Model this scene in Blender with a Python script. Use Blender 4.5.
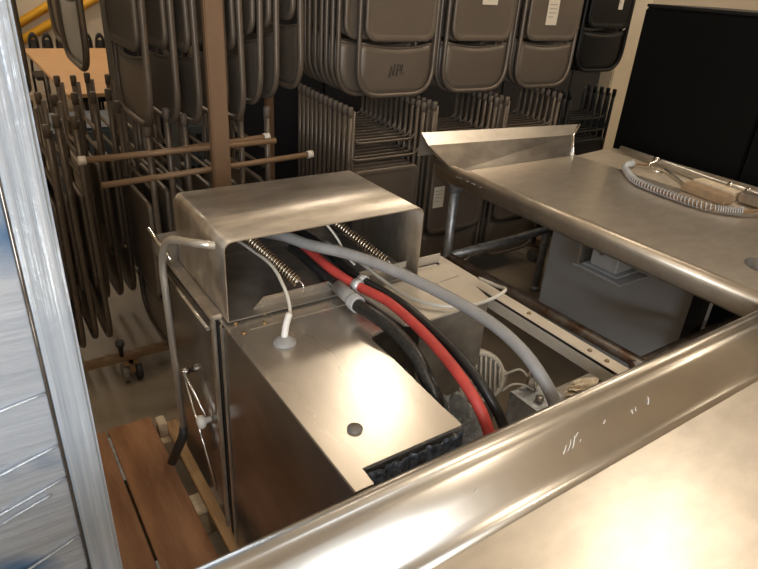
import bpy, bmesh, math, random
from mathutils import Vector, Matrix
for o in list(bpy.data.objects): bpy.data.objects.remove(o)
C = bpy.context.scene.collection
random.seed(7)
# ---------------------------------------------------------------- camera
F_PX, PITCH, ROLL, YAW, CAM_H = 601.27, .476018, -.07032, .94949, 1.65
def make_camera():
    cp, sp = math.cos(PITCH), math.sin(PITCH)
    f = Vector((math.cos(YAW)*cp, math.sin(YAW)*cp, -sp))
    r = Vector((math.sin(YAW), -math.cos(YAW), 0)); d = f.cross(r)
    c, s = math.cos(ROLL), math.sin(ROLL)
    r2 = c*r + s*d; d2 = -s*r + c*d
    cam = bpy.data.cameras.new('camera'); o = bpy.data.objects.new('camera', cam); C.objects.link(o)
    m = Matrix.Identity(4)
    for i in range(3):
        m[i][0] = r2[i]; m[i][1] = -d2[i]; m[i][2] = -f[i]
    m[2][3] = CAM_H
    o.matrix_world = m
    cam.sensor_width = 36; cam.lens = F_PX/758*36; cam.clip_start = .02; cam.clip_end = 100
    bpy.context.scene.camera = o
make_camera()
# ---------------------------------------------------------------- world, lights, exposure
w = bpy.data.worlds.new('world'); bpy.context.scene.world = w; w.use_nodes = True
w.node_tree.nodes['Background'].inputs[0].default_value = (1, .88, .72, 1)
w.node_tree.nodes['Background'].inputs[1].default_value = .1
vs = bpy.context.scene.view_settings
vs.view_transform = 'Standard'; vs.look = 'None'; vs.gamma = 1; vs.use_curve_mapping = False
vs.exposure = 0.0
def lamp(name, loc, power, rad=.2, col=(1, .89, .75)):
    l = bpy.data.lights.new(name, 'POINT'); l.energy = power; l.shadow_soft_size = rad; l.color = col
    o = bpy.data.objects.new(name, l); C.objects.link(o); o.location = loc
def area(name, loc, target, sx, sy, power, col):
    l = bpy.data.lights.new(name, 'AREA'); l.shape = 'RECTANGLE'; l.size = sx; l.size_y = sy; l.energy = power; l.color = col
    o = bpy.data.objects.new(name, l); C.objects.link(o); o.location = loc
    o.rotation_euler = (Vector(target)-Vector(loc)).to_track_quat('-Z', 'Y').to_euler()
lamp('ceiling_lamp', (2.90, 4.00, 3.95), 50, .17)
lamp('ceiling_lamp', (3.70, 1.36, 3.95), 80, .24)
lamp('ceiling_lamp', (-.6, 1.2, 3.95), 14, .22)  # this and the following overhead lamps are unseen, added for general light
lamp('ceiling_lamp', (.4, -1.2, 3.95), 60, .25)
lamp('ceiling_lamp', (.4, 7.0, 3.95), 120, .22)
lamp('ceiling_lamp', (5.6, 5.6, 3.95), 60, .22)
lamp('ceiling_lamp', (6.2, .2, 3.95), 60, .22)
area('window_daylight', (-1.5, -2.4, 2.0), (-.2, 1.0, 1.0), 1.6, 2.0, 85, (.70, .84, 1))
area('camera_side_fill', (-1.0, -2.7, 1.9), (2.2, 2.0, .5), 2.4, 2.0, 75, (1, .92, .80))  # unseen fill added behind the camera to brighten grey panel and chairs

# ---------------------------------------------------------------- materials
def mat(name, col, rough=.5, metal=0, var=.0, scale=8, stretch=(1, 1, 1), rvar=0, bump=0, bscale=60, col2=None, alpha=None, trans=0, spec=.5):
    m = bpy.data.materials.new(name); m.use_nodes = True; nt = m.node_tree; b = nt.nodes['Principled BSDF']
    b.inputs['Roughness'].default_value = rough; b.inputs['Metallic'].default_value = metal
    b.inputs['Specular IOR Level'].default_value = spec
    if trans: b.inputs['Transmission Weight'].default_value = trans
    if alpha is not None: b.inputs['Alpha'].default_value = alpha
    b.inputs['Base Color'].default_value = (*col, 1)
    if var or rvar or bump or col2:
        tc = nt.nodes.new('ShaderNodeTexCoord'); mp = nt.nodes.new('ShaderNodeMapping'); mp.inputs['Scale'].default_value = stretch
        nt.links.new(tc.outputs['Object'], mp.inputs[0])
        n = nt.nodes.new('ShaderNodeTexNoise'); n.inputs['Scale'].default_value = scale; n.inputs['Detail'].default_value = 6; n.inputs['Roughness'].default_value = .6
        nt.links.new(mp.outputs[0], n.inputs['Vector'])
        cr = nt.nodes.new('ShaderNodeValToRGB'); e = cr.color_ramp.elements
        c2 = col2 or tuple(max(0, c*(1-var)) for c in col); c1 = col if col2 else tuple(min(1, c*(1+var)) for c in col)
        e[0].position = .35; e[0].color = (*c2, 1); e[1].position = .65; e[1].color = (*c1, 1)
        nt.links.new(n.outputs['Fac'], cr.inputs[0]); nt.links.new(cr.outputs[0], b.inputs['Base Color'])
        if rvar:
            mr = nt.nodes.new('ShaderNodeMapRange'); mr.inputs['To Min'].default_value = max(.02, rough-rvar); mr.inputs['To Max'].default_value = rough+rvar
            n2 = nt.nodes.new('ShaderNodeTexNoise'); n2.inputs['Scale'].default_value = scale*.7; n2.inputs['Detail'].default_value = 4
            nt.links.new(mp.outputs[0], n2.inputs['Vector']); nt.links.new(n2.outputs['Fac'], mr.inputs['Value']); nt.links.new(mr.outputs[0], b.inputs['Roughness'])
        if bump:
            n3 = nt.nodes.new('ShaderNodeTexNoise'); n3.inputs['Scale'].default_value = bscale; n3.inputs['Detail'].default_value = 3
            nt.links.new(mp.outputs[0], n3.inputs['Vector'])
            bp = nt.nodes.new('ShaderNodeBump'); bp.inputs['Strength'].default_value = bump; bp.inputs['Distance'].default_value = .01
            nt.links.new(n3.outputs['Fac'], bp.inputs['Height']); nt.links.new(bp.outputs[0], b.inputs['Normal'])
    return m
M = {}
M['steel_table'] = mat('steel_table', (.62, .56, .48), .34, .78, .07, 13, (1, 2.2, 1), .025, .03, 14)
M['steel_rim'] = mat('steel_rim', (.60, .56, .50), .30, .97, .05, 5, (1, 1, 1), .06, .02, 20)
M['steel_edge'] = mat('steel_edge', (.56, .49, .40), .42, .8, .12, 9, (1, 1, 1), .06, .02, 20)
M['pipe_steel'] = mat('pipe_steel', (.66, .61, .53), .32, .7)
M['steel_hood'] = mat('steel_hood', (.60, .545, .475), .38, .95, .20, 6, (1.2, 3.5, 2), .08, .03, 10)
M['steel_box'] = mat('steel_box', (.64, .58, .50), .27, .82, .08, 5, (2, .7, 1), .05, .03, 9)
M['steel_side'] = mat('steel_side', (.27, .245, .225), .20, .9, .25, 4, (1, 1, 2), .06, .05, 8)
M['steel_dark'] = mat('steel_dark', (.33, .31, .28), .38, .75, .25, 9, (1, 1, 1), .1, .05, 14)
M['lightgalv'] = mat('light_galvanised', (.62, .64, .66), .4, .4, .08, 12)
M['galv'] = mat('galvanised', (.42, .44, .46), .42, .8, .25, 30, (1, 1, 1), .1)
M['rusty'] = mat('rusty_pipe', (.42, .40, .38), .45, .7, 0, 14, (1, 1, 1), .1, col2=(.22, .13, .08))
M['chrome'] = mat('chrome', (.80, .77, .72), .16, 1)
M['spring'] = mat('spring_steel', (.55, .48, .38), .25, 1)
M['chair'] = mat('taupe_paint', (.155, .122, .092), .36, .35, .10, 5, rvar=.05)
M['chair_panel'] = mat('taupe_panel', (.170, .134, .101), .42, .3, .08, 3, rvar=.06)
M['chair_black'] = mat('black_paint', (.010, .0095, .009), .4, spec=.25)
M['chair_sheen'] = mat('painted_reflection', (.46, .50, .54), .25, .4)  # bright reflection on a taupe chair panel, put into the colour
M['rubber'] = mat('dark_rubber', (.05, .042, .038), .6)
M['footcap'] = mat('foot_cap', (.15, .115, .085), .6)
M['backdrop'] = mat('backdrop_shade', (.018, .019, .024), .5)  # near-black stand-in for the darkness behind the chair racks
M['capw'] = mat('white_cap', (.75, .68, .58), .5)
M['tan'] = mat('tan_paint', (.25, .155, .085), .5, .1, .12, 8)
M['post'] = mat('brown_post', (.21, .125, .07), .5, .1, .10, 6)
M['paper'] = mat('paper', (.68, .60, .48), .8)
M['ink'] = mat('ink', (.02, .018, .015), .7)
M['chalk'] = mat('chalk', (.80, .78, .74), .7)
M['floor'] = mat('concrete', (.30, .24, .17), .55, 0, 0, 2.2, (1, 1, 1), .1, .05, 30, col2=(.20, .165, .12))
M['wall'] = mat('wall_paint', (.55, .47, .36), .8, 0, .05, 2)
M['white'] = mat('white_wall', (.72, .64, .50), .7, 0, .04, 4)
M['ceil'] = mat('ceiling_paint', (.62, .55, .45), .85)
M['yellow'] = mat('yellow_paint', (.80, .42, .03), .45)
M['tabletan'] = mat('tan_laminate', (.62, .36, .17), .45, 0, .05, 4)
M['black'] = mat('black_gloss', (.004, .004, .004), .55, spec=.15)
M['blacktrim'] = mat('black_trim', (.003, .003, .003), .6)
M['grey'] = mat('grey_board', (.47, .475, .48), .7, 0, .04, 6)
M['cream'] = mat('cream_steel', (.58, .52, .43), .42, .3, .07, 8)
M['red'] = mat('red_rubber', (.50, .060, .048), .5, 0, .15, 18, rvar=.1)
M['greyhose'] = mat('grey_rubber', (.28, .275, .27), .5, 0, .12, 16)
M['blkhose'] = mat('black_rubber', (.016, .015, .015), .38, 0, .2, 20)
M['darkhose'] = mat('dark_braid', (.024, .023, .022), .35, .1, .6, 160)
M['whitetube'] = mat('white_tube', (.60, .57, .50), .3)
M['whiteplastic'] = mat('white_plastic', (.80, .78, .74), .35)
M['clearplastic'] = mat('clear_plastic', (.55, .58, .60), .12, .2, .4, 30, rvar=.08, bump=.6, bscale=40, alpha=.55)
M['blueplastic'] = mat('blue_film', (.045, .06, .085), .16, .2, .6, 30, rvar=.1, bump=.8, bscale=30)
M['motor'] = mat('motor_paint', (.55, .52, .46), .5)
M['rag'] = mat('rag_cloth', (.72, .62, .47), .9, 0, .1, 20)
M['plybrown'] = mat('brown_plywood', (.40, .205, .10), .55, 0, 0, 5, (4, .7, 1), .1, .06, 30, col2=(.24, .11, .052))
M['blockwood'] = mat('aged_wood', (.36, .25, .15), .7, 0, .12, 8, (1, 6, 6))
M['pine'] = mat('pine_wood', (.52, .33, .16), .65, 0, 0, 6, (8, .8, 4), .1, .05, 30, col2=(.34, .19, .085))
M['paleboard'] = mat('pale_wood', (.70, .58, .42), .7, 0, .12, 6, (1, 6, 6))
M['sheetwood'] = mat('pale_sheet', (.58, .50, .39), .5, .4, .1, 8, (1, 6, 1))
M['caster'] = mat('caster_rubber', (.03, .028, .026), .5)
M['castergrey'] = mat('caster_grey', (.16, .145, .125), .5)
M['crate'] = mat('crate_plastic', (.10, .13, .16), .5)
M['brass'] = mat('bolt', (.30, .20, .10), .4, .8)
def wrap_material():
    m = bpy.data.materials.new('stretch_wrap'); m.use_nodes = True; nt = m.node_tree; b = nt.nodes['Principled BSDF']
    tc = nt.nodes.new('ShaderNodeTexCoord'); mp = nt.nodes.new('ShaderNodeMapping'); mp.inputs['Scale'].default_value = (60, 1, 1.6)
    mp.inputs['Rotation'].default_value = (0, .08, 0)
    n = nt.nodes.new('ShaderNodeTexNoise'); n.inputs['Scale'].default_value = 1.6; n.inputs['Detail'].default_value = 5
    nt.links.new(tc.outputs['Object'], mp.inputs[0]); nt.links.new(mp.outputs[0], n.inputs['Vector'])
    cr = nt.nodes.new('ShaderNodeValToRGB'); e = cr.color_ramp.elements
    e[0].position = .3; e[0].color = (.46, .53, .62, 1); e[1].position = .7; e[1].color = (.72, .78, .86, 1)
    nt.links.new(n.outputs['Fac'], cr.inputs[0]); nt.links.new(cr.outputs[0], b.inputs['Base Color'])
    n2 = nt.nodes.new('ShaderNodeTexNoise'); n2.inputs['Scale'].default_value = 26; n2.inputs['Detail'].default_value = 4
    nt.links.new(tc.outputs['Object'], n2.inputs['Vector'])
    mx = nt.nodes.new('ShaderNodeMath'); mx.operation = 'ADD'; nt.links.new(n.outputs['Fac'], mx.inputs[0]); nt.links.new(n2.outputs['Fac'], mx.inputs[1])
    bp = nt.nodes.new('ShaderNodeBump'); bp.inputs['Strength'].default_value = .35; bp.inputs['Distance'].default_value = .006
    nt.links.new(mx.outputs[0], bp.inputs['Height']); nt.links.new(bp.outputs[0], b.inputs['Normal'])
    b.inputs['Roughness'].default_value = .22; b.inputs['Metallic'].default_value = .35
    b.inputs['Coat Weight'].default_value = .5; b.inputs['Coat Roughness'].default_value = .12
    return m
M['wrap'] = wrap_material()
def wrap_panel_material():
    m = bpy.data.materials.new('wrapped_panel'); m.use_nodes = True; nt = m.node_tree; b = nt.nodes['Principled BSDF']
    tc = nt.nodes.new('ShaderNodeTexCoord')
    n = nt.nodes.new('ShaderNodeTexNoise'); n.inputs['Scale'].default_value = 4.5; n.inputs['Detail'].default_value = 2
    nt.links.new(tc.outputs['Object'], n.inputs['Vector'])
    cr = nt.nodes.new('ShaderNodeValToRGB'); e = cr.color_ramp.elements
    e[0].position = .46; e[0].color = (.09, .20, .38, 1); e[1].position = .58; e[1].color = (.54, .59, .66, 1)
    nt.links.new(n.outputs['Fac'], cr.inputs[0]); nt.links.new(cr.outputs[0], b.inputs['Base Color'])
    mp = nt.nodes.new('ShaderNodeMapping'); mp.inputs['Rotation'].default_value = (0, .42, 0); mp.inputs['Scale'].default_value = (1.5, 1, 14)
    n2 = nt.nodes.new('ShaderNodeTexNoise'); n2.inputs['Scale'].default_value = 2.2; n2.inputs['Detail'].default_value = 6
    nt.links.new(tc.outputs['Object'], mp.inputs[0]); nt.links.new(mp.outputs[0], n2.inputs['Vector'])
    bp = nt.nodes.new('ShaderNodeBump'); bp.inputs['Strength'].default_value = .6; bp.inputs['Distance'].default_value = .012
    nt.links.new(n2.outputs['Fac'], bp.inputs['Height']); nt.links.new(bp.outputs[0], b.inputs['Normal'])
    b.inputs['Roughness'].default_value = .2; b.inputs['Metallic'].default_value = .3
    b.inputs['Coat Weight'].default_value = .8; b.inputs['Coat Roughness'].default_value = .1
    return m
M['wrap_panel'] = wrap_panel_material()
# ---------------------------------------------------------------- mesh helpers
class MB:
    def __init__(s): s.bm = bmesh.new()
    def box(s, a, b, bev=0, rot=None, piv=None, seg=2):
        t = bmesh.new(); bmesh.ops.create_cube(t, size=1)
        c = [(a[i]+b[i])/2 for i in range(3)]; d = [abs(b[i]-a[i]) for i in range(3)]
        for v in t.verts: v.co = Vector((v.co.x*d[0]+c[0], v.co.y*d[1]+c[1], v.co.z*d[2]+c[2]))
        if bev: bmesh.ops.bevel(t, geom=t.edges[:], offset=min(bev, min(d)*.45), segments=seg, affect='EDGES')
        if rot is not None:
            p = Vector(piv if piv else c)
            for v in t.verts: v.co = rot @ (v.co-p) + p
        s.merge(t); return s
    def merge(s, t, smooth=False):
        me = bpy.data.meshes.new('t'); 
        if smooth:
            for f in t.faces: f.smooth = True
        t.to_mesh(me); s.bm.from_mesh(me); t.free(); bpy.data.meshes.remove(me)
    def tube(s, pts, r, n=10, caps=True, closed=False):
        P = [Vector(p) for p in pts]; m = len(P); R = r if isinstance(r, (list, tuple)) else [r]*m
        T = []
        for i in range(m):
            if closed: t = P[(i+1) % m]-P[i-1]
            else: t = P[min(i+1, m-1)]-P[max(i-1, 0)]
            T.append(t.normalized() if t.length > 1e-9 else Vector((0, 0, 1)))
        up = Vector((0, 0, 1)) if abs(T[0].z) < .9 else Vector((0, 1, 0))
        u = (up - T[0]*up.dot(T[0])).normalized(); rings = []
        for i in range(m):
            if i: u = (u - T[i]*u.dot(T[i])).normalized()
            v = T[i].cross(u)
            rings.append([s.bm.verts.new(P[i]+(u*math.cos(a)+v*math.sin(a))*R[i]) for a in [2*math.pi*k/n for k in range(n)]])
        for i in range(m if closed else m-1):
            A, B = rings[i], rings[(i+1) % m]
            for k in range(n): s.bm.faces.new((A[k], A[(k+1) % n], B[(k+1) % n], B[k])).smooth = True
        if caps and not closed:
            s.bm.faces.new(rings[0][::-1]); s.bm.faces.new(rings[-1])
        return s
    def prism(s, prof, a, b, axis, smooth=False):
        # profile in the two other axes (in xyz order), extruded from a to b along axis
        def pt(p, t):
            l = list(p); l.insert(axis, t); return Vector(l)
        A = [s.bm.verts.new(pt(p, a)) for p in prof]; B = [s.bm.verts.new(pt(p, b)) for p in prof]; n = len(prof)
        for k in range(n): s.bm.faces.new((A[k], A[(k+1) % n], B[(k+1) % n], B[k])).smooth = smooth
        s.bm.faces.new(A[::-1]); s.bm.faces.new(B); return s
    def sheet(s, prof, a, b, axis, th, smooth=True, nseg=1):
        # open profile swept along axis, given thickness
        n = len(prof); Q = [Vector(p) for p in prof]; off = []
        for i in range(n):
            t = (Q[min(i+1, n-1)]-Q[max(i-1, 0)]).normalized(); off.append(Q[i]+Vector((-t.y, t.x))*th)
        def pt(p, t):
            l = [p[0], p[1]]; l.insert(axis, t); return Vector(l)
        st = [a+(b-a)*j/nseg for j in range(nseg+1)]
        U = [[s.bm.verts.new(pt(p, t)) for p in Q] for t in st]; L = [[s.bm.verts.new(pt(p, t)) for p in off] for t in st]
        for j in range(nseg):
            for i in range(n-1):
                s.bm.faces.new((U[j][i], U[j][i+1], U[j+1][i+1], U[j+1][i])).smooth = smooth
                s.bm.faces.new((L[j][i+1], L[j][i], L[j+1][i], L[j+1][i+1])).smooth = smooth
            s.bm.faces.new((U[j][0], U[j+1][0], L[j+1][0], L[j][0])); s.bm.faces.new((U[j+1][-1], U[j][-1], L[j][-1], L[j+1][-1]))
        for j, fl in ((0, 0), (nseg, 1)):
            for i in range(n-1): s.bm.faces.new((U[j][i], L[j][i], L[j][i+1], U[j][i+1]))
        return s
    def lathe(s, prof, c, n=24, axis='Z', rot=None, cap=True):
        c = Vector(c); rings = []
        for (r, z) in prof:
            ring = []
            for k in range(n):
                a = 2*math.pi*k/n; v = Vector((r*math.cos(a), r*math.sin(a), z))
                if rot is not None: v = rot @ v
                ring.append(s.bm.verts.new(c+v))
            rings.append(ring)
        for A, B in zip(rings, rings[1:]):
            for k in range(n): s.bm.faces.new((A[k], A[(k+1) % n], B[(k+1) % n], B[k])).smooth = True
        if cap and prof[0][0] > 1e-5: s.bm.faces.new(rings[0][::-1])
        if cap and prof[-1][0] > 1e-5: s.bm.faces.new(rings[-1])
        return s
    def build(s, name, m, parent=None, smooth_angle=False):
        bmesh.ops.recalc_face_normals(s.bm, faces=s.bm.faces[:])
        me = bpy.data.meshes.new(name); s.bm.to_mesh(me); s.bm.free()
        me.materials.append(m if not isinstance(m, str) else M[m])
        o = bpy.data.objects.new(name, me); C.objects.link(o)
        if parent is not None:
            o.parent = parent; o.location = -Vector(parent.location) if parent.get('_abs') else Vector((0, 0, 0))
        return o
def tag(o, label, cat=None, group=None, kind=None):
    if label: o['label'] = label
    if cat: o['category'] = cat
    if group: o['group'] = group
    if kind: o['kind'] = kind
    return o
def thing(name, loc, label, cat, group=None, rz=0, absolute=True):
    # an Empty at the base of the thing; absolute=True: parts are modelled in world coordinates
    o = bpy.data.objects.new(name, None); C.objects.link(o); o.location = loc; o.rotation_euler = (0, 0, rz)
    o.empty_display_size = .05
    if absolute: o['_abs'] = 1
    return tag(o, label, cat, group)
def sub(mb, name, m, parent):
    # child of a mesh part that already carries the world offset
    o = mb.build(name, m); o.parent = parent; return o
def structure(mb, name, m):
    o = mb.build(name, m); o['kind'] = 'structure'; return o
def catmull(P, k=8):
    P = [Vector(p) for p in P]; Q = [P[0]*2-P[1]] + P + [P[-1]*2-P[-2]]; out = []
    for i in range(1, len(Q)-2):
        for j in range(k):
            t = j/k
            out.append(.5*((2*Q[i]) + (Q[i+1]-Q[i-1])*t + (2*Q[i-1]-5*Q[i]+4*Q[i+1]-Q[i+2])*t*t + (3*Q[i]-Q[i-1]-3*Q[i+1]+Q[i+2])*t**3))
    out.append(P[-1]); return out
def rounded(P, r, k=6):
    P = [Vector(p) for p in P]; out = [P[0]]
    for i in range(1, len(P)-1):
        a = (P[i-1]-P[i]); b = (P[i+1]-P[i]); rr = min(r, a.length*.49, b.length*.49)
        p0 = P[i]+a.normalized()*rr; p1 = P[i]+b.normalized()*rr
        for j in range(k+1):
            t = j/k; out.append(p0*(1-t)**2 + P[i]*2*t*(1-t) + p1*t*t)
    out.append(P[-1]); return out
def copy_tree(o, parent=None):
    c = o.copy(); C.objects.link(c); c.parent = parent
    for ch in list(o.children): copy_tree(ch, c)
    return c
def helix(a, b, r, turns, k=12):
    a = Vector(a); b = Vector(b); t = (b-a).normalized(); u = t.orthogonal().normalized(); v = t.cross(u)
    n = int(turns*k)
    return [a+(b-a)*i/n+(u*math.cos(2*math.pi*i/k)+v*math.sin(2*math.pi*i/k))*r for i in range(n+1)]
# ================================================================ SETTING
structure(MB().box((-3, -3, -.1), (7.5, 9.2, 0)), 'floor', 'floor')
structure(MB().box((-3, -3, 4.5), (7.5, 9.2, 4.6)), 'ceiling', 'ceil')
structure(MB().box((-3, 9.0, 0), (7.5, 9.2, 4.5)), 'wall_back', 'wall')
structure(MB().box((7.3, -3, 0), (7.5, 9.0, 4.5)), 'wall_right', 'wall')
structure(MB().box((-3.1, -3, 0), (-3, 9.2, 4.5)), 'wall_left', 'wall')
structure(MB().box((-3, -3.1, 0), (7.5, -3, 4.5)), 'wall_front', 'wall')
structure(MB().box((5.05, 3.60, 0), (5.40, 3.95, 4.5), .01), 'wall_pillar', 'white')
# ================================================================ STAINLESS TABLES
ft = thing('dish_table', (1.2, .1, 0), 'large stainless dish table filling the lower right corner, with raised rolled edge', 'table')
roll = [(.592, .850), (.594, .880), (.590, .893), (.580, .902), (.568, .903), (.560, .896), (.554, .891), (.546, .889), (.538, .885)]
ft_prof = roll[:]
mb = MB()
mb.sheet([(y, z) for y, z in roll] + [(.512, .860), (.490, .838), (.480, .829), (.470, .823), (.455, .820)], -.5, 3.0, 0, .003)
rim = mb.build('raised_edge', 'steel_rim', ft)
MB().box((-.5, -.40, .812), (3.0, .457, .8195), 0).build('tabletop', 'steel_table', ft)
MB().sheet([(-.40, .820), (-.42, .83), (-.44, .87), (-.45, .90), (-.47, .905), (-.49, .89), (-.495, .85)], -.5, 3.0, 0, .003).build('front_edge', 'steel_rim', ft)
for lx, ly in ((-.40, -.30), (2.85, -.30)):
    MB().tube([(lx, ly, 0), (lx, ly, .812)], .02, 14).build('leg', 'galv', ft)
# chalk marks on the sloping edge (thin strokes, follow the slope)
def slope_pt(x, t): return (x, .530-.040*t, .8795-.040*t+.0022)
random.seed(21)
for cx, t0, ln, sl in ((.60, .35, .10, .010), (.822, .45, .22, .016), (.835, .35, .30, .020), (.850, .30, .34, .018), (.868, .25, .12, .012), (.874, .50, .08, .006),
                       (.955, .30, .10, .008), (1.045, .40, .16, .003), (1.058, .38, .16, .004), (1.10, .25, .26, .010)):
    w_ = random.uniform(.0008, .0015)
    MB().tube(catmull([slope_pt(cx+sl, t0), slope_pt(cx+sl*.55+random.uniform(-.003, .003), t0+ln*.5), slope_pt(cx, t0+ln)], 4), [w_*(.5+.5*math.sin(math.pi*(k+.5)/9)) for k in range(9)], 5).build('chalk_mark', 'chalk', ft)

rt = thing('dish_table', (2.2, 1.4, 0), 'stainless dish table with a low backsplash, standing in front of the folding chairs', 'table')
mb = MB()
rr = [(1.800, .815), (1.792, .822), (1.780, .845), (1.771, .870), (1.770, .884), (1.775, .895), (1.786, .902), (1.798, .903), (1.810, .898), (1.830, .886), (1.85, .878), (1.88, .875)]
mb.sheet(rr, .60, 2.10, 1, -.003)
mb.build('front_edge', 'steel_edge', rt)
# table top with the scrap hole
def top_with_hole(x0, x1, y0, y1, z, hx, hy, hr, th=.006):
    bm = bmesh.new(); n = 32
    ring = [(hx+hr*math.cos(2*math.pi*k/n), hy+hr*math.sin(2*math.pi*k/n)) for k in range(n)]
    out = []
    for k in range(n):
        a = 2*math.pi*k/n; dx, dy = math.cos(a), math.sin(a); t = 1e9
        if dx > 1e-6: t = min(t, (x1-hx)/dx)
        if dx < -1e-6: t = min(t, (x0-hx)/dx)
        if dy > 1e-6: t = min(t, (y1-hy)/dy)
        if dy < -1e-6: t = min(t, (y0-hy)/dy)
        out.append((hx+dx*t, hy+dy*t))
    for zz in (z, z-th):
        A = [bm.verts.new((*p, zz)) for p in ring]; B = [bm.verts.new((*p, zz)) for p in out]
        for k in range(n): bm.faces.new((A[k], A[(k+1) % n], B[(k+1) % n], B[k]))
        # corners
        for cx, cy in ((x0, y0), (x1, y0), (x1, y1), (x0, y1)):
            best = None
            for k in range(n):
                p, q = out[k], out[(k+1) % n]
                if (abs(p[0]-cx) < 1e-5 and abs(q[1]-cy) < 1e-5 or abs(p[1]-cy) < 1e-5 and abs(q[0]-cx) < 1e-5) and not (abs(p[0]-q[0]) < 1e-6 or abs(p[1]-q[1]) < 1e-6):
                    best = k
            if best is not None:
                c = bm.verts.new((cx, cy, zz)); bm.faces.new((B[best], c, B[(best+1) % n]))
        if zz == z: A0 = A
    for k in range(n): bm.faces.new((A0[k], A0[(k+1) % n], A[(k+1) % n], A[k]))
    return bm
m = MB(); m.merge(top_with_hole(1.878, 2.62, .60, 1.985, .875, 2.10, .74, .075)); m.build('tabletop', 'steel_table', rt)
MB().lathe([(.075, .8755), (.072, .868), (.07, .80), (.03, .74), (.0, .735)], (2.10, .74, 0), 28, cap=False).build('scrap_basin', 'steel_dark', rt)
bm_ = bmesh.new()
pl = [(2.62, 1.97), (2.95, 2.01), (3.02, 1.9), (3.02, .60), (2.62, .60)]
m = MB(); m.prism([(p[0], p[1]) for p in pl], .869, .8752, 2); m.build('side_shelf', 'sheetwood', rt)
bm_.free()
# splash: sloping face, folded return, end flange
m = MB()
v = [m.bm.verts.new(p) for p in ((1.80, 1.985, .876), (2.58, 1.975, .876), (2.62, 2.03, .968), (1.675, 2.04, .995), (2.70, 2.07, 1.0), (1.668, 2.09, 1.040),
                                 (2.58, 1.985, .868), (1.80, 1.995, .868), (2.62, 2.04, .958), (1.675, 2.05, .985), (2.70, 2.075, .99), (1.668, 2.095, 1.03))]
for f in ((0, 1, 2, 3), (7, 9, 8, 6), (0, 7, 6, 1), (0, 3, 9, 7), (1, 6, 8, 2), (3, 2, 8, 9)): m.bm.faces.new([v[i] for i in f])
sp = m.build('backsplash', 'steel_hood', rt)
m = MB()
v = [m.bm.verts.new(p) for p in ((1.675, 2.04, .995), (2.62, 2.03, .968), (2.715, 2.08, 1.006), (1.668, 2.09, 1.040), (2.715, 2.10, .93), (1.668, 2.105, .93))]
for f in ((0, 1, 2, 3), (3, 2, 4, 5)): m.bm.faces.new([v[i] for i in f])
sub(m, 'folded_top', 'steel_table', sp)
m = MB(); m.tube([(2.587, 1.97, .873), (2.63, 2.028, .966), (2.718, 2.076, 1.004)], .008, 8); sub(m, 'corner_weld', 'chrome', sp)
# legs and rails of galvanised pipe
for lx, ly in ((1.90, 2.08), (2.68, 2.11), (2.75, .72)):
    lg = MB().tube([(lx, ly, .02), (lx, ly, .83)], .023, 16).build('leg', 'galv', rt)
    sub(MB().lathe([(.029, .74), (.029, .78), (.025, .79), (.025, .87)], (lx, ly, 0), 16), 'socket', 'galv', lg)
    sub(MB().lathe([(.028, 0), (.028, .02), (.023, .03)], (lx, ly, 0), 16), 'foot', 'galv', lg)
MB().tube([(1.90, 2.08, .395), (2.68, 2.11, .395)], .022, 14).build('cross_rail', 'galv', rt)
MB().tube([(1.905, 2.09, .395), (1.955, .60, .400)], .0245, 16).build('lower_rail', 'rusty', rt)
MB().tube([(1.90, .985, .40), (2.68, .985, .40)], .016, 12).build('cross_rail', 'rusty', rt)
MB().box((1.83, 1.97, .79), (1.93, 2.06, .872), .006).build('leg_bracket', 'galv', rt)
MB().box((1.845, .62, .79), (1.875, 2.05, .83), .003).build('channel', 'steel_dark', rt)
m = MB()
for k, pts in enumerate([[(-.02, 0), (.0, .02)], [(.0, 0), (.012, .022)], [(.03, 0), (.035, .018), (.045, .02)], [(.06, .0), (.055, .02), (.07, .02), (.065, 0), (.06, 0)], [(.08, 0), (.095, .02)]]):
    MB().tube([(1.7735-.6*z*.6+.003, 1.93-y*1.6, .862+z*.5) for y, z in pts], .0012, 5).build('chalk_mark', 'chalk', rt)

# junction box hanging under the right table
jb = thing('junction_box', (2.12, 1.30, .66), 'small grey electrical box on a bracket hanging under the right table', 'electrical box')
MB().box((2.06, 1.245, .628), (2.18, 1.375, .745), .006).build('box', 'lightgalv', jb)
MB().box((2.045, 1.225, .618), (2.195, 1.395, .627), .003).build('lid', 'lightgalv', jb)
MB().box((2.025, 1.19, .606), (2.215, 1.43, .614), .002).build('bracket', 'lightgalv', jb)
MB().box((2.025, 1.405, .614), (2.215, 1.412, .86), .002).build('bracket', 'steel_hood', jb)
MB().lathe([(.012, 0), (.012, .012), (0, .013)], (2.059, 1.32, .70), 12, rot=Matrix.Rotation(-math.pi/2, 3, 'Y')).build('knockout', 'steel_dark', jb)
# grey board and dark post standing under the table
gb = MB().box((2.46, 1.03, 0), (2.50, 1.90, .80), .004).build('grey_board', 'grey'); tag(gb, 'plain dark grey panel standing upright under the right table', 'panel')
dp = MB().box((2.36, 1.01, 0), (2.42, 1.06, .80), .004).build('steel_post', 'blacktrim'); tag(dp, 'dark steel post under the table in front of the grey panel', 'post')
# ================================================================ DISHWASHER
dw = thing('dishwasher', (.7, 1.2, .13), 'stainless commercial dishwasher with open hood, tank box and brown side panel, on a pallet', 'dishwasher')
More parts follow.
